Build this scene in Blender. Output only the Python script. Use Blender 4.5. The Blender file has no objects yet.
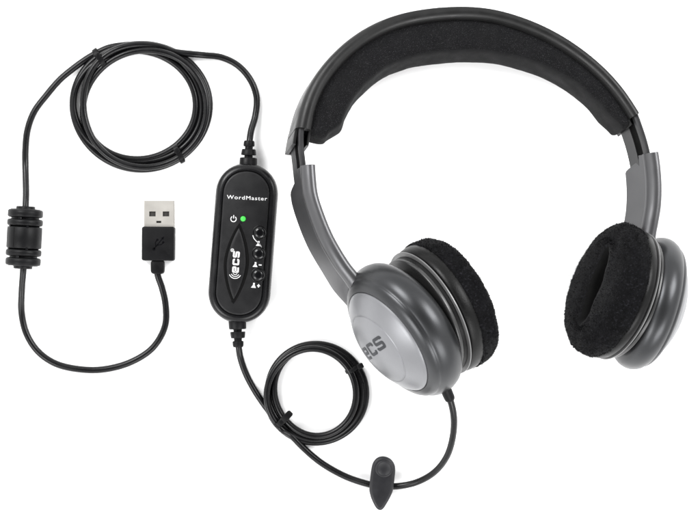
import bpy, math, random
from mathutils import Vector, Matrix, noise
random.seed(7)
S = 0.00045            # metres per layout unit
H = 2700.0             # camera height in layout units
sc = bpy.context.scene
COL = sc.collection
V = Vector

# ------------------------------------------------------------------ helpers
def PX(x, y, z=0.0):
    f = (H - z) / H
    return V(((x - 350) * f, (258 - y) * f, z))

def spline(pts, n, closed=False):
    """Catmull-Rom through pts (any dimension), resampled evenly."""
    pts = [tuple(p) for p in pts]
    d = len(pts[0]); m = len(pts); out = []
    segs = m if closed else m - 1
    def g(i):
        if closed: return pts[i % m]
        if i < 0: return tuple(2*pts[0][k]-pts[1][k] for k in range(d))
        if i >= m: return tuple(2*pts[-1][k]-pts[-2][k] for k in range(d))
        return pts[i]
    sub = max(8, int(4*n/segs))
    for s in range(segs):
        a, b, c, e = g(s-1), g(s), g(s+1), g(s+2)
        # centripetal-ish parameterisation
        def dist(p, q): return max(1e-4, math.sqrt(sum((p[k]-q[k])**2 for k in range(min(d, 3))))**0.5)
        t0 = 0; t1 = dist(a, b); t2 = t1+dist(b, c); t3 = t2+dist(c, e)
        for j in range(sub):
            t = t1+(t2-t1)*j/sub
            r = []
            for k in range(d):
                A1 = (t1-t)/(t1-t0)*a[k]+(t-t0)/(t1-t0)*b[k]
                A2 = (t2-t)/(t2-t1)*b[k]+(t-t1)/(t2-t1)*c[k]
                A3 = (t3-t)/(t3-t2)*c[k]+(t-t2)/(t3-t2)*e[k]
                B1 = (t2-t)/(t2-t0)*A1+(t-t0)/(t2-t0)*A2
                B2 = (t3-t)/(t3-t1)*A2+(t-t1)/(t3-t1)*A3
                r.append((t2-t)/(t2-t1)*B1+(t-t1)/(t2-t1)*B2)
            out.append(tuple(r))
    out.append(pts[0] if closed else pts[-1])
    L = [0]
    for i in range(1, len(out)):
        L.append(L[-1]+math.sqrt(sum((out[i][k]-out[i-1][k])**2 for k in range(min(d, 3)))))
    res = []; j = 0
    cnt = n if closed else n-1
    for i in range(n):
        t = L[-1]*i/cnt
        while j < len(L)-2 and L[j+1] < t: j += 1
        u = (t-L[j])/max(1e-9, L[j+1]-L[j])
        res.append(tuple(out[j][k]*(1-u)+out[j+1][k]*u for k in range(d)))
    return res

class MB:
    """Collects vertices (layout units, world space) and faces of one mesh."""
    def __init__(s): s.v = []; s.f = []; s.m = []
    def add(s, vs, fs, mi=0):
        o = len(s.v); s.v += [V(p) for p in vs]
        s.f += [tuple(i+o for i in f) for f in fs]; s.m += [mi]*len(fs); return s
    def loft(s, rings, cap0=True, cap1=True, closed=True, mi=0, mif=None):
        n = len(rings[0]); vs = [p for r in rings for p in r]; fs = []; ms = []
        for i in range(len(rings)-1):
            for j in range(n if closed else n-1):
                k = (j+1) % n
                fs.append((i*n+j, i*n+k, (i+1)*n+k, (i+1)*n+j)); ms.append(mif(i, j) if mif else mi)
        if cap0: fs.append(tuple(reversed(range(n)))); ms.append(mi)
        if cap1: fs.append(tuple((len(rings)-1)*n+j for j in range(n))); ms.append(mi)
        o = len(s.v); s.v += [V(p) for p in vs]
        s.f += [tuple(i+o for i in f) for f in fs]; s.m += ms; return s
    def tube(s, pts, r, n=14, caps=True):
        pts = [V(p) for p in pts]; rings = []; up = None
        for i, p in enumerate(pts):
            t = (pts[min(i+1, len(pts)-1)]-pts[max(i-1, 0)]).normalized()
            if up is None:
                up = V((0, 0, 1)) if abs(t.z) < .9 else V((1, 0, 0))
            up = (up-t*up.dot(t)).normalized(); q = t.cross(up)
            rr = r(i/(len(pts)-1)) if callable(r) else r
            rings.append([p+(up*math.cos(2*math.pi*k/n)+q*math.sin(2*math.pi*k/n))*rr for k in range(n)])
        return s.loft(rings, caps, caps)
    def lathe(s, prof, o, ax, n=64, caps=(True, True), sx=1.0, mif=None, xdir=None, mi=0):
        """prof: (t, r) along ax from o"""
        ax = V(ax).normalized()
        x = V(xdir) if xdir else (V((0, 0, 1)) if abs(ax.z) < .9 else V((1, 0, 0)))
        x = (x-ax*x.dot(ax)).normalized(); y = ax.cross(x)
        rings = [[o+ax*t+(x*math.cos(2*math.pi*k/n)*sx+y*math.sin(2*math.pi*k/n))*r for k in range(n)] for t, r in prof]
        return s.loft(rings, caps[0], caps[1], mif=mif, mi=mi)
    def build(s, name, mats, parent=None, angle=35, bevel=0, subd=0):
        me = bpy.data.meshes.new(name)
        root = parent
        while root is not None and root.parent is not None: root = root.parent
        off = V(root.location) if root is not None else V((0, 0, 0))
        me.from_pydata([tuple(p*S-off) for p in s.v], [], s.f)
        if not isinstance(mats, (list, tuple)): mats = [mats]
        for m in mats: me.materials.append(m)
        for p, mi in zip(me.polygons, s.m): p.material_index = mi
        import bmesh
        bm = bmesh.new(); bm.from_mesh(me)
        bmesh.ops.recalc_face_normals(bm, faces=bm.faces); bm.to_mesh(me); bm.free()
        for p in me.polygons: p.use_smooth = True
        me.set_sharp_from_angle(angle=math.radians(angle))
        ob = bpy.data.objects.new(name, me); COL.objects.link(ob)
        if parent is not None: ob.parent = parent
        if bevel:
            b = ob.modifiers.new('bevel', 'BEVEL'); b.width = bevel*S; b.segments = 3
            b.limit_method = 'ANGLE'; b.angle_limit = math.radians(35)
        if subd:
            b = ob.modifiers.new('subd', 'SUBSURF'); b.levels = subd; b.render_levels = subd
        return ob

def thing(name, label, cat, loc, group=None):
    e = bpy.data.objects.new(name, None); COL.objects.link(e)
    e.empty_display_size = .01; e.location = V(loc)*S
    e['label'] = label; e['category'] = cat
    if group: e['group'] = group
    return e
def tag(o, label, cat, group=None):
    o['label'] = label; o['category'] = cat
    if group: o['group'] = group
    return o

# ------------------------------------------------------------------ materials
def mat(name, col, rough=.4, metal=0.0, spec=.5, bump=0.0, bscale=4000, coat=0.0, var=0.0, sheen=0.0, speck=None, rvar=.08, smudge=True):
    m = bpy.data.materials.new(name); m.use_nodes = True
    nt = m.node_tree; N = nt.nodes; L = nt.links; b = N['Principled BSDF']
    b.inputs['Metallic'].default_value = metal
    b.inputs['Specular IOR Level'].default_value = spec
    b.inputs['Coat Weight'].default_value = coat
    b.inputs['Coat Roughness'].default_value = .12
    if sheen:
        b.inputs['Sheen Weight'].default_value = sheen; b.inputs['Sheen Roughness'].default_value = .4
    tc = N.new('ShaderNodeTexCoord')
    def nz(scale, detail=3, rg=.55):
        n = N.new('ShaderNodeTexNoise'); n.inputs['Scale'].default_value = scale
        n.inputs['Detail'].default_value = detail; n.inputs['Roughness'].default_value = rg
        L.new(tc.outputs['Object'], n.inputs['Vector']); return n
    def ramp(src, p0, c0, p1, c1):
        r = N.new('ShaderNodeValToRGB'); r.color_ramp.elements[0].position = p0; r.color_ramp.elements[1].position = p1
        r.color_ramp.elements[0].color = (*c0, 1); r.color_ramp.elements[1].color = (*c1, 1)
        L.new(src, r.inputs['Fac']); return r
    c = V(col)
    base = ramp(nz(90, 4).outputs['Fac'], .3, c*(1-var), .7, c*(1+var))
    out = base.outputs['Color']
    if speck:
        sv = nz(speck[0], 2, .7)
        mx = N.new('ShaderNodeMix'); mx.data_type = 'RGBA'
        L.new(out, mx.inputs['A']); mx.inputs['B'].default_value = (*speck[1], 1)
        r = ramp(sv.outputs['Fac'], speck[2], (0, 0, 0), speck[3], (1, 1, 1))
        L.new(r.outputs['Color'], mx.inputs['Factor']); out = mx.outputs['Result']
    L.new(out, b.inputs['Base Color'])
    mr = N.new('ShaderNodeMapRange'); mr.inputs['To Min'].default_value = max(.02, rough-rvar); mr.inputs['To Max'].default_value = min(1, rough+rvar)
    mr.inputs['From Min'].default_value = .3; mr.inputs['From Max'].default_value = .7
    L.new(nz(160, 5).outputs['Fac'], mr.inputs['Value']); L.new(mr.outputs['Result'], b.inputs['Roughness'])
    if bump:
        bp = N.new('ShaderNodeBump'); bp.inputs['Strength'].default_value = bump; bp.inputs['Distance'].default_value = .0004
        L.new(nz(bscale, 3).outputs['Fac'], bp.inputs['Height']); L.new(bp.outputs['Normal'], b.inputs['Normal'])
    return m

M = {}
M['cable'] = mat('black_cable_rubber', (.003, .003, .0034), .29, spec=.24, bump=.05, bscale=2500, var=.15)
M['rubber'] = mat('black_moulded_rubber', (.003, .003, .0034), .42, spec=.13, bump=.1, bscale=3500, var=.15)
M['case'] = mat('satin_black_case', (.004, .004, .0045), .28, spec=.25, bump=.06, bscale=4500, var=.1)
M['face'] = mat('matt_black_faceplate', (.005, .005, .0055), .42, spec=.25, bump=.08, bscale=5000, var=.1)
M['gloss'] = mat('gloss_black_button', (.002, .002, .0025), .12, spec=.3, var=.1)
M['white'] = mat('white_print', (.50, .50, .50), .55)
M['ink'] = mat('dark_grey_print', (.014, .015, .018), .5, spec=.3)
M['steel'] = mat('bright_steel', (.36, .345, .32), .36, metal=.45, bump=.03, bscale=1500, var=.04)
M['hole'] = mat('dark_socket', (.02, .018, .016), .5)
M['ring'] = mat('ring_dark_plastic', (.02, .02, .02), .32)
M['edge'] = mat('edge_grey_plastic', (.14, .14, .14), .35, metal=.4)
M['grey'] = mat('gunmetal_paint', (.038, .039, .041), .33, metal=.8, bump=.012, bscale=6000, var=.04, rvar=.02)
M['armgrey'] = mat('arm_grey_paint', (.075, .075, .078), .33, metal=.7, bump=.012, bscale=6000, var=.04, rvar=.02)
M['shell'] = mat('headband_grey_plastic', (.008, .008, .008), .34, spec=.26, bump=.08, bscale=5000, var=.08)
M['silver'] = mat('silver_paint', (.17, .172, .18), .38, metal=.6, bump=.012, bscale=7000, var=.03, rvar=.02)
M['foam'] = mat('black_foam_cloth', (.002, .002, .0025), .9, bump=1.0, bscale=2600, spec=.15, speck=(3800, (.10, .10, .104), .60, .80), var=.2, sheen=.03)
M['cloth'] = mat('black_smooth_cloth', (.002, .002, .0025), .8, bump=.4, bscale=5000, spec=.2, var=.2, sheen=.02)
M['velour'] = mat('black_velour', (.002, .002, .0024), .8, bump=1.0, bscale=1500, spec=.07, var=.5, sheen=.02, speck=(900, (.010, .010, .012), .56, .70))
M['vinyl'] = mat('black_vinyl', (.003, .003, .003), .36, spec=.16, bump=.15, bscale=1500, var=.1)
M['strip'] = mat('slider_grey', (.022, .022, .023), .35, metal=.4, var=.05)
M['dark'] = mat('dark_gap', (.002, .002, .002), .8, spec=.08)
M['clip'] = mat('dark_grey_clip_plastic', (.009, .009, .0105), .42, spec=.3, bump=.1, bscale=4000, var=.1)

m = bpy.data.materials.new('green_led'); m.use_nodes = True
b = m.node_tree.nodes['Principled BSDF']; b.inputs['Base Color'].default_value = (.02, .25, .03, 1)
b.inputs['Emission Color'].default_value = (.035, .80, .045, 1); b.inputs['Emission Strength'].default_value = .42
M['led'] = m

# ------------------------------------------------------------------ the white surface
mb = MB(); g = 4500
mb.add([(-g, -g, 0), (g, -g, 0), (g, g, 0), (-g, g, 0)], [(0, 1, 2, 3)])
surf = mb.build('white_surface', mat('white_paper', (.93, .93, .93), .85, bump=.03, bscale=900, spec=.1, var=.004))
surf['kind'] = 'structure'

# ------------------------------------------------------------------ flat print helpers
def strokes(paths, w, mapf, step=.12, closed=False):
    """ribbons of width w along 2-D polylines, mapped by mapf(x, y) -> world"""
    mb = MB()
    for pth in paths:
        P = [V(p) for p in pth]
        # resample, rounding corners
        Q = []
        for i in range(len(P)-1):
            n = max(1, int((P[i+1]-P[i]).length/step))
            for k in range(n): Q.append(P[i].lerp(P[i+1], k/n))
        Q.append(P[-1])
        for _ in range(2):
            Q = [Q[0]]+[(Q[i-1]+Q[i]*2+Q[i+1])/4 for i in range(1, len(Q)-1)]+[Q[-1]]
        vs = []; fs = []
        for i, q in enumerate(Q):
            t = (Q[min(i+1, len(Q)-1)]-Q[max(i-1, 0)]).normalized(); nn = V((-t.y, t.x))
            vs += [mapf(*(q+nn*w/2)), mapf(*(q-nn*w/2))]
            if i: fs.append((2*i-2, 2*i-1, 2*i+1, 2*i))
        mb.add(vs, fs)
    return mb

def poly(mb, pts, mapf):
    mb.add([mapf(*p) for p in pts], [tuple(range(len(pts)))])
    return mb

def arc(cx, cy, r, a0, a1, n=24):
    return [(cx+r*math.cos(math.radians(a0+(a1-a0)*i/n)), cy+r*math.sin(math.radians(a0+(a1-a0)*i/n))) for i in range(n+1)]

def text_mesh(txt, size, bold, sx, mapf, ls=1.0):
    cu = bpy.data.curves.new('lettering', 'FONT'); cu.body = txt; cu.size = size; cu.offset = bold
    cu.align_x = 'CENTER'; cu.align_y = 'CENTER'; cu.space_character = ls; cu.resolution_u = 4
    o = bpy.data.objects.new('lettering', cu); COL.objects.link(o)
    bpy.context.view_layer.update()
    me = bpy.data.meshes.new_from_object(o.evaluated_get(bpy.context.evaluated_depsgraph_get()))
    mb = MB(); mb.add([mapf(v.co.x*sx, v.co.y) for v in me.vertices], [tuple(p.vertices) for p in me.polygons])
    bpy.data.objects.remove(o); bpy.data.curves.remove(cu); bpy.data.meshes.remove(me)
    return mb

# squared logo letters on a unit cell (x right, y up)
LET = {'e': [[(.02, .5), (1, .5), (1, 1), (0, 1), (0, 0), (1, 0)]],
       'c': [[(1, .72), (1, 1), (0, 1), (0, 0), (1, 0), (1, .28)]],
       's': [[(1, .8), (1, 1), (0, 1), (0, .52), (1, .48), (1, 0), (0, 0), (0, .2)]]}

# ------------------------------------------------------------------ cables
CR = 3.35
def smooth(a, b, x):
    t = max(0, min(1, (x-a)/(b-a))); return t*t*(3-2*t)

# --- long cable: plug -> ferrite -> coil -> control box
pts = [(157.6, 262, 8), (157.5, 274, 8), (162, 288, 5), (165.6, 305, CR), (165, 326, CR), (153, 347.5, CR), (131, 362, CR), (104, 369.3, CR),
       (80, 369.3, CR), (55.4, 363.5, CR), (38, 351.5, CR), (26.6, 334, CR), (21.6, 313, CR), (21.8, 290, 10), (23.4, 268, 18),
       (24.4, 238, 18), (25.6, 207, 18), (26, 192, 13), (25.4, 165, 4), (25.4, 150, CR), (27.5, 130, CR), (34, 112, CR), (47, 94.5, CR), (60, 79.5, CR), (73, 68.6, CR), (86, 59.2, CR), (97.5, 52.6, CR), (110.5, 47.2, CR)]
cx, cy = 141, 106.3
loop = []
a0, a1 = 262, 305+1440
for a in range(a0, a1+1, 9):
    u = (a-a0)/360.0; th = math.radians(a)
    lane = 1.02-.50*smooth(.75, 1.25, u)-.50*smooth(1.75, 2.3, u)+.62*smooth(2.7, 3.15, u)-.32*smooth(3.3, 3.7, u)+.75*smooth(3.7, 4.0, u)
    lane += (.20*math.sin(2*math.pi*u*1.13+2.1)+.11*math.sin(2*math.pi*u*2.3+.5))*smooth(.15, .5, u)*(1-smooth(3.8, 4.02, u))
    rx = 56.4+12.2*lane; ry = 53.0+9.2*lane
    z = CR+1.0*min(u, 2)+5.6*smooth(2.7, 3.0, u)+1.5*smooth(3.7, 4, u)-6.0*smooth(3.95, 4.12, u)
    ox = 1.9*math.sin(u*2.3); oy = 1.8*math.cos(u*1.7)-.6
    loop.append((cx+ox*smooth(.1, .4, u)+rx*math.cos(th), cy+oy*smooth(.1, .4, u)+ry*math.sin(th), z))
pts += loop
pts += [(192.5, 54.0, 6.5), (205, 55.2, 4), (221.6, 57.3, CR), (238, 65.5, CR), (250.5, 80, CR), (256.6, 97, CR), (255.3, 115.6, 5), (251, 131, 9), (249.4, 143, 13), (248.3, 158, 13)]
cable_c = [PX(*p) for p in spline(pts, 900)]

# ---- USB cable thing
usb = thing('usb_cable', 'long thin black cable with a silver usb plug at one end, coiled above the plug', 'cable', PX(100, 369, 0))
mb = MB(); mb.tube(cable_c, CR, 14); mb.build('cord', M['cable'], usb)

# ferrite bead
f0, f1 = PX(25.8, 206.3, 18), PX(22.7, 268.8, 18)
axd = (f1-f0).normalized(); Lf = (f1-f0).length
R = 17.4
prof = [(0, 4), (0, 8.6), (.5, 9.3), (2.6, 9.5), (2.8, 14.5)]
def ring(t0, t1, r, e=1.6):
    return [(t0, r-e*1.6), (t0+.3, r-e*.6), (t0+e*.9, r), ((t0+t1)/2, r+.1), (t1-e*.9, r), (t1-.3, r-e*.6), (t1, r-e*1.6)]
prof += ring(3.2, 11.2, R)+[(11.4, R-3.6), (12.6, R-3.6)]+ring(12.8, 19.6, R+.2)+[(19.8, R-3), (20.6, R-2.2)]+[(20.8, R-.6), (21.6, R-.1), (31, R), (41, R-.1), (41.9, R-.6)]
prof += [(42.1, R-2.2), (42.9, R-3)]+ring(43.1, 49.8, R+.2)+[(50, R-3.6), (51.2, R-3.6)]+ring(51.4, 59.2, R)+[(59.6, 14.5), (59.8, 9.5), (62, 9.3), (62.5, 8.6), (62.5, 4)]
mb = MB(); mb.lathe([(t*Lf/62.5, r) for t, r in prof], f0, axd, 56)
fer = mb.build('ferrite_core', M['rubber'], usb, angle=50)
# small moulded notches on the bead
side = axd.cross(V((0, 0, 1))).normalized()
def notch(t, ang, w, l, mb):
    c = f0+axd*(t*Lf/62.5); d = V((0, 0, 1))*math.cos(ang)+side*math.sin(ang); e = axd.cross(d)
    rr = R-1.0
    q = [c+d*rr+axd*sx*l+e*sy*w for sx, sy in ((-1, -1), (1, -1), (1, 1), (-1, 1))]
    p = [c+d*(rr+.9)+axd*sx*l*.8+e*sy*w*.8 for sx, sy in ((-1, -1), (1, -1), (1, 1), (-1, 1))]
    mb.loft([q, p])
for t, a in ((20.2, -.28), (42.4, -.3), (20.2, .95), (42.4, 1.0), (12, .2), (50.6, .25)):
    mb = MB(); notch(t, a, 1.5, 1.7, mb); mb.build('clasp_slot', M['gloss'], fer)
# split seam along the bead
for sgn in (.52,):
    mb = MB(); d = V((0, 0, 1))*math.cos(sgn)+side*math.sin(sgn)
    mb.tube([f0+axd*(tt*Lf/62.5)+d*(R-.25) for tt in (21.5, 28, 35, 41.3)], .35, 6); mb.build('seam', M['dark'], fer)

# usb plug
def rbox(cx, cy, w, h, z0, z1, r=2.0, e=1.2, ang=0.0, n=6):
    """rounded box in pixels; rings from z0 to z1, edges eased by e"""
    def contour(d, z):
        ww, hh, rr = w/2-d, h/2-d, max(.05, r-d)
        out = []
        for qx, qy, s in ((1, 1, 0), (-1, 1, 90), (-1, -1, 180), (1, -1, 270)):
            for k in range(n+1):
                a = math.radians(s+90*k/n)
                lx = qx*(ww-rr)+rr*math.cos(a); ly = qy*(hh-rr)+rr*math.sin(a)
                out.append((lx, ly, z))
        return out
    rings = [contour(e, z0), contour(e*.3, z0+e*.3), contour(0, z0+e)]+[contour(0, z1-e), contour(e*.3, z1-e*.3), contour(e, z1)]
    o = PX(cx, cy, (z0+z1)/2); o.z = 0
    rot = Matrix.Rotation(ang, 3, 'Z')
    return [[o+rot@V(p) for p in rg] for rg in rings]
pa = math.radians(-.4)
mb = MB(); mb.loft(rbox(158.6, 243.7, 32.6, 34, 0.4, 17, 2.2, 1.5, pa)); grip = mb.build('plug_grip', M['rubber'], usb, angle=30)
mb = MB(); mb.loft(rbox(157.8, 267, 13.6, 14, 2.2, 14.5, 3.5, 1.5, pa)); mb.build('strain_relief', M['rubber'], usb)
# steel shell with two windows and a small slot
sx0, sx1, sy0, sy1 = 144.8, 173.3, 200.7, 227.5; zt, zb = 14.0, 3.6
shell = MB()
xs = [sx0, 149.2, 155.6, 156.3, 161.2, 162.7, 169.2, sx1]; ys = [sy0, 211.4, 216.4, 220.9, 223.0, sy1]
pockets = {(1, 1), (5, 1), (3, 3)}
def p3(x, y, z): 
    q = PX(x, y, zt); q.z = z; return q
for i in range(len(xs)-1):
    for j in range(len(ys)-1):
        c = [(xs[i], ys[j]), (xs[i+1], ys[j]), (xs[i+1], ys[j+1]), (xs[i], ys[j+1])]
        if (i, j) in pockets:
            top = [p3(x, y, zt) for x, y in c]; low = [p3(x, y, zt-2.4) for x, y in c]
            shell.add(top+low, [(0, 1, 5, 4), (1, 2, 6, 5), (2, 3, 7, 6), (3, 0, 4, 7)], 0)
            shell.add(low, [(0, 1, 2, 3)], 1)
        else:
            shell.add([p3(x, y, zt) for x, y in c], [(0, 1, 2, 3)])
# body walls around, slightly rounded along the long edges
e = .9
prof = [(sx0, zt), (sx0-.35*e, zt-.2*e), (sx0-e, zt-e), (sx0-e, zb+e), (sx0, zb), (sx1, zb), (sx1+e, zb+e), (sx1+e, zt-e), (sx1+.35*e, zt-.2*e), (sx1, zt)]
shell.loft([[p3(x, sy0, z) for x, z in prof], [p3(x, sy1, z) for x, z in prof]], False, False, closed=False)
front = [p3(x, sy0, z) for x, z in prof]
inner = [p3(x, sy0, z) for x, z in [(sx0+1, zt-3), (sx0+.8, zt-3.1), (sx0+.6, zt-3.4), (sx0+.6, zb+1.4), (sx0+1, zb+1), (sx1-1, zb+1), (sx1-.6, zb+1.4), (sx1-.6, zt-3.4), (sx1-.8, zt-3.1), (sx1-1, zt-3)]]
deep = [V((p.x, p.y-16, p.z)) for p in inner]
shell.loft([front, inner, deep], False, True)
shb = shell.build('plug_shell', [M['steel'], M['hole']], usb, angle=30)
mb = MB(); mb.add([p3(x, y, z) for z in (zb+1.6, zb+5) for x, y in ((sx0+2, sy0+1.5), (sx1-2, sy0+1.5), (sx1-2, sy1), (sx0+2, sy1))],
       [(0, 1, 2, 3), (4, 5, 6, 7), (0, 1, 5, 4), (1, 2, 6, 5), (2, 3, 7, 6), (3, 0, 4, 7)])
mb.build('contact_tongue', M['hole'], shb)
# trident mark moulded into the grip
gm = lambda x, y: p3(159.0+(x*.78+y*.62), 243.2-(y*.78-x*.62)*1.0, 17.12)
tri = strokes([[(-.2, -7.5), (0, 6)], [(-.1, -4.5), (-3.2, -1.6), (-3.2, 1)], [(-.05, -2.5), (3, .6), (3, 3)]], .95, gm, .4)
poly(tri, [(-1.5, 5.6), (1.5, 5.6), (0, 8.6)], gm); poly(tri, arc(-.2, -7.6, 1.6, 0, 330, 12), gm)
poly(tri, arc(-3.2, 1.8, 1.2, 0, 330, 12), gm); poly(tri, [(2, 2.6), (4, 2.6), (4, 4.6), (2, 4.6)], gm)
tri.build('trident_mark', M['gloss'], grip)

# --- cable from the control box to the headset
pts2 = [(237.2, 316, 13), (237.6, 330, 13), (238.6, 346, 10), (240.5, 358, 6), (246, 374, CR), (255, 391, CR), (264, 404.5, CR)]
cx2, cy2 = 315.6, 392.8
lp = []
a0, a1 = 158, 128-1080
for a in range(a0, a1-1, -9):
    u = (a0-a)/360.0; th = math.radians(a)
    lane = 1.0-.5*smooth(.75, 1.2, u)-.55*smooth(1.75, 2.15, u)+.12*math.sin(2*math.pi*u*.9+.4)*smooth(.1, .4, u)+.08*math.sin(2*math.pi*u*2.1+2)
    if u > 1.8: lane = lane+(1.0-lane)*smooth(2.6, 3.0, u)
    rx = 39.4+10.0*lane; ry = 43.6+6.4*lane
    z = CR+1.5*min(u, 2)+5.5*smooth(1.8, 2.4, u)-2.5*smooth(2.85, 3.08, u)
    lp.append((cx2+rx*math.cos(th), cy2+ry*math.sin(th), z))
lp[0] = (269.5, 412, CR)
pts2 += lp
pts2 += [(290, 434.5, 6), (302, 446.5, 4.5), (313, 456.5, CR), (326, 466, CR), (347.7, 477.4, 5), (370.5, 484.6, 8.5), (384, 486.3, 8.5), (398, 486.2, 9), (416, 482.5, 15), (434, 472.5, 30), (447, 456, 50), (453.2, 434, 70), (453.6, 415, 84), (450, 399, 92), (446.5, 390, 95)]
mb = MB(); mb.tube([PX(*p) for p in spline(pts2, 640)], CR, 14)
hc = mb.build('headset_cable', M['cable'])
tag(hc, 'short black cable with a small coil, running from control box to headset', 'cable')

# ------------------------------------------------------------------ cable ties
def cable_tie(p0, p1, h, label, tail=None, width=5.0, knot=.5):
    """flat strap wrapped round the bundle between p0 and p1 (pixels)"""
    a, b = PX(p0[0], p0[1], 0), PX(p1[0], p1[1], 0)
    c = (a+b)/2; d = (b-a).normalized(); L = (b-a).length/2; t = V((-d.y, d.x, 0))
    root = thing('cable_tie', label, 'cable tie', V((c.x, c.y, 0)), 'black ties holding the cable coils')
    prof = []
    for k in range(40):
        an = 2*math.pi*k/40; ca, sa = math.cos(an), math.sin(an); q = 2.6
        r = (abs(ca)**q+abs(sa)**q)**(-1/q)
        prof.append((r*ca*L, h/2+r*sa*(h/2)))
    rings = []
    for w, o in ((-width/2, -.9), (-width/2, 0), (-width/4, .25), (width/4, .25), (width/2, 0), (width/2, -.9)):
        rings.append([V((c.x, c.y, 0))+d*(x*(1+o/L))+t*(w+.6*math.sin(x*.5))+V((0, 0, max(.05, h/2+(y-h/2)*(1+2*o/h)))) for x, y in prof])
    mb = MB(); mb.loft(rings, False, False); mb.build('strap', M['rubber'], root, angle=60)
    k = c+d*L*(knot*2-1)
    mb = MB(); rr = rbox(0, 0, 6.4, 5.6, h-1.2, h+1.0, 1.6, .8)
    o0 = PX(0, 0, h+.7); o0.z = 0
    an = math.atan2(d.y, d.x); rot = Matrix.Rotation(an, 3, 'Z')
    mb.loft([[V((k.x, k.y, 0))+rot@(p-o0) for p in rg] for rg in rr]); mb.build('buckle', M['rubber'], root)
    if tail:
        q = PX(tail[0], tail[1], 9); td = (q-k); td.z = 0; tn = td.normalized(); s = V((-tn.y, tn.x, 0))
        mb = MB(); rg = []
        for u, z, w in ((0, h-1, 3.2), (.5, h+1.5, 3.2), (.9, h+.6, 3.2), (1, h, 2.2)):
            pc = V((k.x, k.y, 0))+td*u+V((0, 0, z)); rg.append([pc+s*w, pc-s*w, pc-s*w+V((0, 0, 1.5)), pc+s*w+V((0, 0, 1.5))])
        mb.loft(rg); mb.build('tail', M['rubber'], root, bevel=.4)
    return root
cable_tie((94.2, 50.2), (106.2, 66.6), 17.5, 'black tie at the upper left of the large cable coil', width=5.2, knot=.42)
cable_tie((174.6, 145.6), (184.4, 162.6), 16.6, 'black tie at the lower right of the large cable coil', width=5.0, knot=.34)
cable_tie((345.8, 372.4), (362.0, 364.8), 15.6, 'black tie on the small coil beside the silver ear cup', width=4.0, knot=.9)
cable_tie((275.6, 426.8), (287.4, 416.0), 16.4, 'black tie with a stubby end sticking out, on the lower left of the small coil', tail=(291.5, 411.5), width=6.0, knot=.55)

# ------------------------------------------------------------------ control box
BA = math.radians(-4.3); BC = PX(243.1, 243.2, 14)
Bx = V((math.cos(BA), math.sin(BA), 0)); By = V((-math.sin(BA), math.cos(BA), 0))
def B(x, y, z=0.0): return V((BC.x, BC.y, 0))+Bx*x+By*y+V((0, 0, z))
def Bpx(px, py, z):
    d = PX(px, py, z)-V((BC.x, BC.y, z)); return d.dot(Bx), d.dot(By)
box = thing('control_box', 'black rounded inline control box with a green light and three round buttons', 'control box', V((BC.x, BC.y, 0)))
def pill(d, z, w=61.6, h=158.5, r=30.6, n=16):
    w, h, r = w/2-d, h/2-d, max(2, r-d); out = []
    for qx, qy, s in ((1, 1, 0), (-1, 1, 90), (-1, -1, 180), (1, -1, 270)):
        for k in range(n+1):
            a = math.radians(s+90*k/n)
            ca, sa = math.cos(a), math.sin(a); q = 2.08
            f = (abs(ca)**q+abs(sa)**q)**(-1/q)
            out.append(B(qx*(w-r)+r*ca*f, qy*(h-r)+r*sa*f, z))
    return out
mb = MB()
mb.loft([pill(*p) for p in ((5, .3), (2, 1), (.6, 3), (0, 6), (0, 11.6), (.25, 12), (.7, 12.1), (.7, 12.7), (.2, 12.8), (0, 13.2), (0, 17), (.4, 19.6), (1.5, 21.9), (3.4, 23.6), (5.6, 24.3), (7.0, 24.3), (7.35, 23.7), (7.7, 23.2))], True, True)
body = mb.build('case', M['case'], box, angle=45)
mb = MB(); mb.loft([pill(*p) for p in ((7.9, 20), (7.9, 24.0), (8.1, 24.8), (8.7, 25.35), (9.6, 25.6))], True, True)
plate = mb.build('faceplate', M['face'], box, angle=45)
ZF = 25.6
# leaf shaped raised panel
t0 = Bpx(239.9, 225.5, ZF); t1 = Bpx(232.8, 301.5, ZF); lc = ((t0[0]+t1[0])/2, (t0[1]+t1[1])/2); ll = abs(t0[1]-t1[1])/2
def leaf(sc_, z, wid=10.9, n=28):
    out = []
    for k in range(2*n):
        y = math.cos(math.pi*k/n); s = 1 if k < n else -1
        xx = s*wid*(max(0, 1-abs(y)**1.75))**.92
        out.append(B(lc[0]+xx*sc_+.0, lc[1]+y*ll*(1-(1-sc_)*.45), z))
    return out
mb = MB(); mb.loft([leaf(1.15, ZF+.03), leaf(1.10, ZF+.3), leaf(.96, ZF+.3), leaf(.86, ZF+.03)], False, False); mb.build('panel_rim', M['dark'], box, angle=50)
mb = MB(); mb.loft([leaf(.90, ZF+.02), leaf(.86, ZF+1.0), leaf(.78, ZF+1.4), leaf(.5, ZF+1.5), leaf(.06, ZF+1.55)], False, True); leafp = mb.build('leaf_panel', M['face'], box, angle=50)
# buttons with a socket ring
for px_, py_ in ((259.8, 232.6), (259.0, 253.6), (258.2, 275.0)):
    bx, by = Bpx(px_, py_, ZF)
    mb = MB(); mb.lathe([(0, 7.2), (.22, 7.1), (.3, 6.9), (.2, 6.75), (-.6, 6.7)], B(bx, by, ZF), (0, 0, 1), 40, (False, False)); ringo = mb.build('button_socket', M['case'], box)
    mb = MB(); mb.lathe([(-.5, 6.55), (.8, 6.5), (1.9, 6.0), (2.8, 5.0), (3.4, 3.6), (3.75, 2.0), (3.85, .2)], B(bx, by, ZF), (0, 0, 1), 40, (False, True)); mb.build('button', M['gloss'], box, angle=60)
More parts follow.
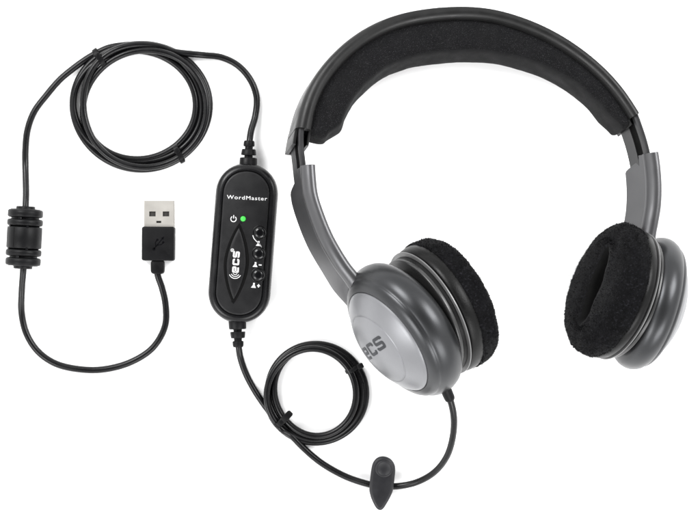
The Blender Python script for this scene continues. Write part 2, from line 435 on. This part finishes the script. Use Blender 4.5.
# light
lx, ly = Bpx(243.1, 218.8, ZF)
mb = MB(); mb.lathe([(0, 2.7), (.8, 2.5), (1.4, 1.7), (1.7, .2)], B(lx, ly, ZF), (0, 0, 1), 24, (False, True)); mb.build('indicator_light', M['led'], box)
# print
tx, ty = Bpx(247.0, 198.0, ZF); ZP = ZF+.12
tb = math.radians(1.6)
def tmap(x, y): return B(tx+x*math.cos(tb)-y*math.sin(tb), ty+x*math.sin(tb)+y*math.cos(tb), ZP)
text_mesh('WordMaster', 5.3, .045, 1.24, tmap, 1.17).build('lettering', M['white'], box)
ox, oy = Bpx(233.5, 219.0, ZF)
pm = lambda x, y: B(ox+x, oy+y, ZP)
strokes([arc(0, 0, 2.75, 125, 415), [(0, .6), (0, 3.9)]], .85, pm, .4).build('power_symbol', M['white'], box)
def icon(px_, py_, kind):
    ix, iy = Bpx(px_, py_, ZF); f = lambda x, y: B(ix+x, iy+y, ZP)
    mb = MB()
    poly(mb, [(-2.9, -2.4), (2.1, -2.4), (.5, .6), (-.9, .6)], f); poly(mb, [(-1.0, .7), (.7, .7), (.7, 2.5), (-1.0, 2.5)], f)
    if kind == 'mute':
        q = strokes([[(-6.6, 7.8), (-5.2, 4.6), (-2.4, 2.0), (.4, .2), (3.2, -3.8)]], .8, f, .5); mb.add(q.v, q.f)
    if kind in ('minus', 'plus'): poly(mb, [(3.1, -.6), (6.0, -.6), (6.0, .5), (3.1, .5)], f)
    if kind == 'plus':
        poly(mb, [(4.0, .55), (5.1, .55), (5.1, 1.6), (4.0, 1.6)], f); poly(mb, [(4.0, -.65), (5.1, -.65), (5.1, -1.7), (4.0, -1.7)], f)
    mb.build('volume_symbol' if kind != 'mute' else 'mute_symbol', M['white'], box)
icon(258.8, 243.6, 'mute'); icon(255.6, 264.6, 'minus'); icon(254.0, 285.4, 'plus')
# logo reading upwards on the leaf panel
ZL = ZF+1.62
def leafmap(x, y):      # x reads up the box, y to the left of it
    return B(gx-y, gy+x, ZL)
mb = MB(); k = 0
for ch, (px_, py_) in zip('ecs', ((235.6, 269.6), (236.0, 262.0), (236.4, 254.5))):
    gx, gy = Bpx(px_, py_, ZF)
    w = 4.5; q = strokes([[((x-.5)*w, (y-.5)*w*1.1) for x, y in p] for p in LET[ch]], 1.75, leafmap, .35); mb.add(q.v, q.f)
gx, gy = Bpx(235.2, 273.2, ZF)
for r, w in ((2.2, .6), (4.1, .65), (6.0, .75)):
    q = strokes([[(y, x) for x, y in arc(0, .8, r, 205, 335)]], w, leafmap, .5); mb.add(q.v, q.f)
gx, gy = Bpx(232.4, 250.2, ZF)
q = strokes([arc(0, 0, 1.5, 0, 360), [(-.5, -.7), (-.5, .7), (.5, .6), (.4, .05), (-.4, 0)], [(0, 0), (.6, -.7)]], .5, leafmap, .4); mb.add(q.v, q.f)
mb.build('logo', M['white'], leafp)
for px_, py_, sg in ((240.6, 224.6, 1), (233.0, 300.5, -1)):
    gx, gy = Bpx(px_, py_, ZF); f = lambda x, y: B(gx+x, gy+y, ZF+.7)
    strokes([arc(0, 0, 2.0, 60 if sg > 0 else 200, 120 if sg > 0 else 330, 8)], .5, f, .3).build('panel_hinge', M['case'], box)
# strain reliefs (flattened stepped boots)
def boot(a, b, name, parent, z):
    o = PX(*a, z); q = PX(*b, z); ax = (q-o).normalized(); L = (q-o).length
    pr = [(-.06, 8.8), (.27, 8.6), (.30, 8.0), (.30, 4.3), (.40, 4.1), (.40, 7.2), (.42, 7.6), (.62, 7.0), (.65, 6.4), (.65, 4.0), (.76, 3.9), (.76, 5.0), (.79, 5.6), (.94, 5.4), (1.0, 4.6), (1.0, 3.2)]
    mb = MB(); mb.lathe([(t*L, r) for t, r in pr], o, ax, 28, sx=.86); return mb.build(name, M['rubber'], parent, angle=40, bevel=.35)
boot((248.2, 165.0), (249.2, 140.6), 'strain_relief', box, 13)
boot((237.4, 321.5), (238.2, 347.2), 'strain_relief', box, 13)

# ------------------------------------------------------------------ clothing clip
clip = thing('clothing_clip', 'small dark grey clip with a pointed end holding the cable below the headset', 'clip', PX(382, 486, 0))
out = [(382.6, 456.2), (387.5, 457.2), (391.8, 460), (394.6, 464.6), (395.3, 470), (394.6, 478), (393.6, 486), (392.6, 491.5), (389.5, 498.5), (385.6, 505.2), (382.8, 509), (379.8, 510.2), (376.8, 508.6), (373.6, 503.6), (370.8, 497), (369.5, 491.3), (369.6, 484), (370.4, 476), (371.2, 469.5), (372.6, 463.6), (375.4, 459.2), (378.6, 457)]
o2 = spline(out, 72, True); ctr = (382.3, 481)
def jaw(d, z):
    r = []
    for i, p in enumerate(o2):
        a, b_ = o2[i-1], o2[(i+1) % len(o2)]
        t = V((b_[0]-a[0], b_[1]-a[1])).normalized(); nn = V((-t.y, t.x))
        r.append(PX(p[0]+nn.x*d, p[1]+nn.y*d, z) if False else (lambda q: V((q.x, q.y, z)))(PX(p[0]+nn.x*d, p[1]+nn.y*d, 15)))
    return r
mb = MB(); mb.loft([jaw(*p) for p in ((1.2, 11.8), (.2, 12.4), (0, 13.5), (0, 17.2), (.5, 18.6), (1.4, 19.3), (2.4, 19.65), (3.4, 19.8))], True, True)
mb.build('upper_jaw', M['clip'], clip, angle=50)
mb = MB(); mb.loft([jaw(*p) for p in ((2.4, .4), (1.4, 1), (1.4, 4.2), (2.2, 4.8))], True, True); mb.build('lower_jaw', M['clip'], clip, angle=50)
mb = MB(); mb.loft(rbox(382.6, 471, 17, 12, 4.6, 12.2, 2, .5)); mb.build('pivot', M['clip'], clip)
mb = MB(); q = PX(384.0, 468.8, 19.8)
mb.lathe([(-.05, 9.0), (.6, 8.6), (1.3, 7.9), (1.5, 7.2), (1.2, 6.4), (.7, 4.8), (.35, 3.0), (.2, 1.4), (.15, .2)], q, (0, 0, 1), 40, (False, True)); mb.build('thumb_dimple', M['clip'], clip, angle=60)

# ------------------------------------------------------------------ HEADSET
hs = thing('headset', 'grey and black on-ear headset with a padded headband and silver ear cup disc', 'headset', PX(475, 200, 0))
# headband: path along the outer edge of the front rim
edge = [(294.5, 141), (297.4, 121), (307.0, 88), (327.8, 57.5), (357, 31.6), (391.7, 14.3), (429.5, 6.6), (464.4, 4.6), (490, 6.0), (511.4, 11.6), (543, 23.2), (574.3, 41), (605.7, 66), (627.7, 91), (643.5, 117)]
def zf(x):  # height of the front rim
    t = (x-294)/350.0
    return 53+24*(abs(t-.55)/.55)**2*(1.0 if t < .55 else .55)
ed_ = [V(p) for p in spline(edge, 160)]
for _ in range(60): ed_ = [ed_[0]]+[(ed_[i-1]+ed_[i]*2+ed_[i+1])/4 for i in range(1, len(ed_)-1)]+[ed_[-1]]
band = [PX(p.x, p.y, zf(p.x)) for p in ed_]
Wv = V((-11, -12, -47))/48.0
def frames(path, sign=1):
    fr = []
    for i, p in enumerate(path):
        t = path[min(i+1, len(path)-1)]-path[max(i-1, 0)]; t.z = 0; t.normalize()
        fr.append((p, V((-t.y, t.x, 0))*sign, t))
    return fr
FB = frames(band)
def sect(fr, polyf, Wd):
    rings = []
    for i, (p, n, t) in enumerate(fr):
        rings.append([p+n*a+Wd*w for a, w in polyf(i/(len(fr)-1))])
    return rings
def shellp(u):
    k = 1.12-.34*u
    pts_ = [(-13, 7), (-12.8, 3), (-11, .6), (-7.5, -.9), (-4, -.4), (-1.2, 1.4), (0, 4.4), (.3, 9), (.3, 40), (0, 44), (-1.2, 47), (-4, 48.6), (-7.5, 49), (-11, 47.6), (-12.8, 45), (-13, 41), (-10, 40.5), (-6, 41), (-4.6, 39), (-4.4, 25), (-4.6, 10), (-6, 7.6), (-10, 7.4)]
    return [(a*k, w) for a, w in pts_]
mb = MB(); mb.loft(sect(FB[5:-2], shellp, Wv)); band_o = mb.build('headband', M['shell'], hs, angle=40)
# open channel ends where the sliders run in
def chan(kk):
    return lambda u: [(a*kk, w) for a, w in ((0.05, 9), (0.05, 46), (-14.2, 46), (-14.2, 8), (-13.6, 7.2), (-12.4, 7.2), (-11.9, 8), (-11.9, 42), (-3.0, 42), (-3.0, 9), (-2.4, 8.2), (-.6, 8.2))]
for seg, kk in ((FB[0:8], 1.10), (FB[-5:], .80)):
    mb = MB(); mb.loft(sect(seg, chan(kk), Wv)); mb.build('channel_end', M['shell'], band_o, angle=35)
# pad
padpath = band[6:-2]
FP = frames(padpath)
def padp(u):
    k = min(.55+.45*smooth(-.02, .04, u), .72+.28*(1-smooth(.95, 1.01, u)))
    d = (32.5-17.0*smooth(.48, .97, u))*k; bk = 1-smooth(.4, .9, u)*.9
    k2 = 1.12-.34*u
    base = -10.6*k2
    pts_ = [(base+5, 12), (base-.5, 8.5)]
    for s in (.12, .3, .5, .7, .84): pts_.append((base-d*s, 7.6-1.6*math.sin(s*math.pi)))
    pts_ += [(base-d*.95, 9.0), (base-d*1.0, 12.2), (base-d*1.02, 17)]
    for s, e in ((22, 1.06), (28, 1.10), (34, 1.12)): pts_.append((base-d*(1.02+(e-1.02)*bk), s))
    pts_ += [(base-d*(1+.08*bk), 38.5), (base-d*.92, 41.6), (base-d*.6, 42.6), (base-d*.2, 41.5), (base+5, 36)]
    return pts_
rp = sect(FP, padp, Wv)
rp2 = [[p+noise.noise_vector(p*.06)*.7+noise.noise_vector(p*.25)*.35 for p in r] for r in rp]
def capend(r, n, off):   # rounded end
    c = sum(r, V())/len(r); return [[c+(p-c)*s+n*o for p in r] for s, o in ((.35, off), (.75, off*.8), (.93, off*.4))]
rp2 = capend(rp2[0], -FP[0][2], 5)+rp2+list(reversed(capend(rp2[-1], FP[-1][2], 5)))
npad = len(rp2[0])
mb = MB(); mb.loft(rp2, True, True, mif=lambda i, j: 1 if 7 <= j <= 13 else 0); mb.build('head_cushion', [M['foam'], M['cloth']], hs, angle=70, subd=1)

# ---------------- ear cups
def cup(o, a_in, ts, tilt_sign, arm_side, logo, a2=None, hsc=1.0, psc=1.0):
    """o: centre of the silver disc rim; a_in: unit axis towards the head; ts: axial scale"""
    a = V(a_in).normalized(); out_ = -a
    zz = V((0, 0, 1)); mdir = V((a.y, -a.x, 0)).normalized()*(1 if tilt_sign > 0 else 1)
    if mdir.y > 0: mdir = -mdir            # major axis, downwards in the picture
    hdir = a.cross(mdir).normalized()
    k = (H-o.z)/H*hsc; kp = (H-o.z)/H*psc
    b2 = V(a2).normalized() if a2 else a
    pv = o+a*(36*ts)
    m2 = (mdir-b2*mdir.dot(b2)).normalized(); h2 = b2.cross(m2).normalized()
    def P(t, x, y): return pv+b2*((t-36)*ts)+m2*x+h2*y
    def lat(prof, name, mt, parent, caps=(False, False), angle=40, n=96):
        mb = MB()
        if prof[0][0] < 36: mb.lathe([(t*ts, r*k) for t, r in prof], o, a, n, caps, xdir=mdir)
        else: mb.lathe([((t-36)*ts, r*kp) for t, r in prof], pv, b2, n, caps, xdir=m2)
        return mb.build(name, mt, parent, angle=angle)
    # housing
    house = lat([(1.5, 40), (1.4, 57.6), (-.2, 58.2), (-.6, 59.2), (.0, 61), (1.2, 64), (3.2, 67), (5.0, 68.6), (6.2, 69.0), (7.2, 69.2), (8.2, 70.4), (10.4, 72.4), (14, 74.2), (18.5, 75.2), (23, 75.0), (28, 73.6), (32, 71.0), (35, 67.0), (36.6, 62), (37, 55), (37, 40)],
                'ear_cup', M['grey'], hs, (True, True), 38)
    # silver domed disc
    def dome(r): return -18.0*(1-(r/57.8)**2.3)-1.6
    pr = [(1.5, 58.0), (-.9, 57.8), (-1.5, 57.3)]+[(dome(r), r) for r in (56.6, 54, 50, 46, 42, 39.8)]+[(dome(39.2)+.5, 39.2), (dome(38.6)+.5, 38.6), (dome(38)-.0, 38)]+[(dome(r), r) for r in (35, 30, 25, 20, 14, 8, 3, .3)]
    disc = lat(pr, 'silver_disc', M['silver'], hs, (False, True), 30)
    if logo:
        def lm(x, y):   # x along hdir-forward reading direction, y up
            r = math.hypot(x, y); return o+a*((dome(min(r, 57))-.22)*ts)+(-mdir*y+hd*x)*k
        hd = hdir if (hdir.x > 0) else -hdir
        mb = MB()
        for ch, x0 in zip('ecs', (-16.0, 3.0, 21.5)):
            q = strokes([[(x0+(x-.5)*12.0, (y-.5)*10.8+3.4+x0*.06) for x, y in p] for p in LET[ch]], 3.3, lm, .9); mb.add(q.v, q.f)
        mb.build('logo', M['ink'], disc)
    # neck and inner plates
    lat([(36, 52), (41, 51), (48, 51)], 'swivel_neck', M['dark'], hs)
    lat([(41.5, 48), (41.6, 62.5), (41.9, 64.6), (42.6, 65.4), (43.6, 65.5), (46.0, 64.8), (46.2, 50)], 'inner_ring', M['ring'], hs, angle=50)
    lat([(45.8, 55), (46.0, 63.6), (46.4, 64.6), (48.6, 65.2), (50, 65.3)], 'baffle', M['vinyl'], hs, angle=50)
    lat([(49.8, 60), (49.9, 68.4), (50.3, 69.4), (51.3, 69.5), (51.8, 68.6), (51.9, 60)], 'baffle_ring', M['edge'], hs, angle=50)
    # ear cushion: vinyl wall, velour face with an elongated opening
    lat([(52.2, 60), (52.5, 66.6), (54, 69.0), (57, 70.0), (60, 70.5), (64, 70.5), (66, 69.0)], 'cushion_wall', M['vinyl'], hs, angle=60)
    n = 128; rings = []
    prof = [(62.5, 66.5), (63.5, 69.8), (66, 71.0), (71, 71.4), (77, 71.0), (80, 69.8), (84, 67.2), (87.4, 62.6), (89.6, 57), (91.0, 50), (91.4, 45), (91.2, 39), (90.6, 33.5), (89.6, 29), (87.6, 25.5), (84, 23.4), (79, 22.4), (74, 22), (68, 21.5)]
    for i, (t, r) in enumerate(prof):
        e = smooth(54, 23, r) if r < 54 else 0
        rg = []
        for j in range(n):
            an = 2*math.pi*j/n
            cx_ = r*(1+e*.50)*math.cos(an); cy_ = r*(1-e*.62)*math.sin(an)
            p = P(t, cx_*kp, cy_*kp)
            if t > 63:
                amp = 1.0 if r > 22 else .3
                p = p+noise.noise_vector(p*.06)*1.2*amp+noise.noise_vector(p*.3)*.35*amp
            rg.append(p)
        rings.append(rg)
    mb = MB(); mb.loft(rings, False, False, mif=lambda i, j: 1 if i >= len(prof)-6 else 0)  # inner faces of the opening coloured near-black, shade painted into the hole
    # plush fibres, part of the same cloth
    nr = len(rings)
    for _ in range(9000):
        i = random.choices(range(1, nr-7), weights=[1.6 if x < 8 else 1.0 for x in range(1, nr-7)])[0]; j = random.randrange(n); u, w = random.random(), random.random()
        p00, p01, p10, p11 = rings[i][j], rings[i][(j+1) % n], rings[i+1][j], rings[i+1][(j+1) % n]
        p = p00.lerp(p01, u).lerp(p10.lerp(p11, u), w)
        nn = (p01-p00).cross(p10-p00).normalized()
        c = P(72, 0, 0)
        rim = P(74, *(0, 0)) ; 
        if nn.dot(p-c) < 0: nn = -nn
        cl = noise.noise_vector(p*.12)
        d = (nn+cl*.9+V((random.gauss(0, .45), random.gauss(0, .45), random.gauss(0, .45)))).normalized()
        s = d.cross(V((random.random()-.5, random.random()-.5, random.random()-.5))).normalized()
        L = random.uniform(.7, 1.9)
        mb.add([p-s*.28, p+s*.28, p+d*L], [(0, 1, 2)])
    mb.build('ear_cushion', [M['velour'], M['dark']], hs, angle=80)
    lat([(69.5, 36), (69.6, .3)], 'speaker_cloth', M['dark'], hs, (False, True))
    return P, mdir, hdir, k

# left cup (outer face towards the viewer)
zL = 101.0
qL = .40; sL = math.sqrt(1-qL*qL)
oL = PX(388.5, 341.5, zL)
aL = V((.815*sL, .58*sL, -qL))
a2L = V((.878*.925, .478*.925, -.38))
PLc, mL, hL, kL = cup(oL, aL, 1.04, 1, -1, True, a2L, 1.0, .985)
# right cup (cushion towards the viewer)
qR = .20; sR = math.sqrt(1-qR*qR)
aR = V((-.956*sR, .29*sR, qR)); a2R = V((-.94*.94, .341*.94, .34))
tsR = .85; zR = 60.0
midR = PX(647.5, 303.5, zR+qR*tsR*20)
oR = midR-aR*(20*tsR)
PRc, mR, hR, kR = cup(oR, aR, tsR, 1, 1, False, a2R, .905, .962)

# ---------------- arms and sliders
def armp(kw, ksc=1.0, fo=0.0):
    pts_ = []
    r = 7.0*ksc
    for k in range(17):
        an = math.radians(48-(48+180+20)*k/16)   # from the outer rear, round the front, to the inner rear
        pts_.append((r*math.cos(an), r*math.sin(an)))
    # plate behind the rib
    pts_ += [(-1.8*ksc, 5.5), (-1.8*ksc, 10), (-1.8*ksc, 44*kw-1), (-1.0*ksc, 44*kw), (3.6*ksc+fo, 44*kw), (4.6*ksc+fo, 44*kw-1), (4.7*ksc+fo*.8, 10)]
    return pts_
def arm(ctrl, sign, Wd, flare, name, fo=0.0):
    path = [PX(*p) for p in spline(ctrl, 60)]
    fr = frames(path, sign)
    def pf(u):
        return armp(.42+.58*smooth(.03, .135, u)-.62*smooth(.74, 1, u), 1+flare*smooth(.7, 1, u), fo*smooth(.62, 1, u))
    mb = MB(); mb.loft(sect(fr, pf, Wd)); return mb.build(name, M['armgrey'], hs, angle=32, bevel=.5)
Wl = V((-15, -6, -44))/44.0
arm([(307.6, 165.5, 80), (308.6, 180, 82), (310.6, 196, 84), (317.2, 217, 87), (325.4, 237, 90), (333.5, 252, 92), (343, 267, 93), (353, 280, 93), (364, 296, 92), (372, 310, 90)], -1, Wl, .3, 'slider_arm', 6)
Wr = V((-21, -4, -40))/44.0
arm([(650.2, 153, 66), (652.2, 168, 67), (653.4, 186, 68), (652.8, 205, 69), (649.8, 224, 70), (646, 243, 70), (643, 262, 68)], 1, Wr, .3, 'slider_arm')
def slider(ctrl, sign, Wd):
    path = [PX(*p) for p in spline(ctrl, 24)]; fr = frames(path, sign)
    pl = [(a+1.3, b) for a, b in [(2.4, 3), (2.4, 6.5), (.5, 7), (.5, 17), (2.4, 17.6), (2.4, 34), (-2.2, 34), (-2.2, 17.6), (-.5, 17), (-.5, 7), (-2.4, 6.5), (-2.4, 3), (-1.2, 2), (1.2, 2)]]
    mb = MB(); mb.loft(sect(fr, lambda u: pl, Wd), mif=lambda i, j: 1 if j in (1, 2, 3, 7, 8, 9) else 0); mb.build('slider', [M['strip'], M['dark']], hs, angle=30)
slider([(306.5, 112, 73), (303.6, 130, 75), (303.4, 145, 77), (305, 160, 79), (307.0, 178, 81), (310, 196, 83), (315, 212, 85)], -1, V((-12, -6, -44))/44)
slider([(635, 112, 60), (639.5, 124, 62), (644.5, 139, 64), (648.5, 155, 66), (651, 170, 67), (652.5, 190, 67.5)], 1, V((-19, -8, -40))/44)

# cable boot on the left cup
c0 = PX(444.6, 386.5, 96); c1 = PX(450.6, 400.5, 91.5)
ax = (c1-c0).normalized(); L = (c1-c0).length
mb = MB(); mb.lathe([(-3, 5.6), (L*.8, 5.2), (L*.92, 4.8), (L, 4.0), (L, 3.2)], c0, ax, 28); mb.build('cable_boot', M['rubber'], hs, angle=40)

# ------------------------------------------------------------------ camera
cam = bpy.data.cameras.new('camera'); co = bpy.data.objects.new('camera', cam); COL.objects.link(co)
co.location = (0, 0, H*S); cam.sensor_width = 36; cam.lens = 36*H/700; cam.clip_start = .05; cam.clip_end = 50
sc.camera = co

# ------------------------------------------------------------------ light: studio, soft boxes round a white table
w = bpy.data.worlds.new('World'); sc.world = w; w.use_nodes = True
nt = w.node_tree; bg = nt.nodes['Background']
tc = nt.nodes.new('ShaderNodeTexCoord'); sp = nt.nodes.new('ShaderNodeSeparateXYZ'); rp_ = nt.nodes.new('ShaderNodeValToRGB')
nt.links.new(tc.outputs['Generated'], sp.inputs[0]); nt.links.new(sp.outputs['Z'], rp_.inputs['Fac']); nt.links.new(rp_.outputs['Color'], bg.inputs['Color'])
rp_.color_ramp.elements[0].position = 0.72; rp_.color_ramp.elements[0].color = (1, 1, 1, 1)
rp_.color_ramp.elements[1].position = .93; rp_.color_ramp.elements[1].color = (.10, .10, .10, 1)
bg.inputs['Strength'].default_value = 1.5
def soft(name, loc, size, power, target=(0, 0, .03)):
    l = bpy.data.lights.new(name, 'AREA'); l.shape = 'RECTANGLE'; l.size, l.size_y = size; l.energy = power
    o = bpy.data.objects.new(name, l); COL.objects.link(o); o.location = loc
    o.rotation_euler = (V(target)-V(loc)).to_track_quat('-Z', 'Y').to_euler()
soft('softbox', (-.55, .55, .75), (.45, .45), 10.5)
soft('softbox', (.65, .40, .7), (.45, .5), 9.5)
soft('softbox', (.35, -.75, .65), (.6, .35), 6)
soft('softbox', (-.6, -.5, .65), (.4, .4), 5)
sc.view_settings.view_transform = 'Standard'; sc.view_settings.look = 'None'; sc.view_settings.exposure = 0; sc.view_settings.gamma = 1
sc.render.engine = 'CYCLES'; sc.cycles.use_denoising = True; sc.cycles.max_bounces = 8
sc.render.film_transparent = False
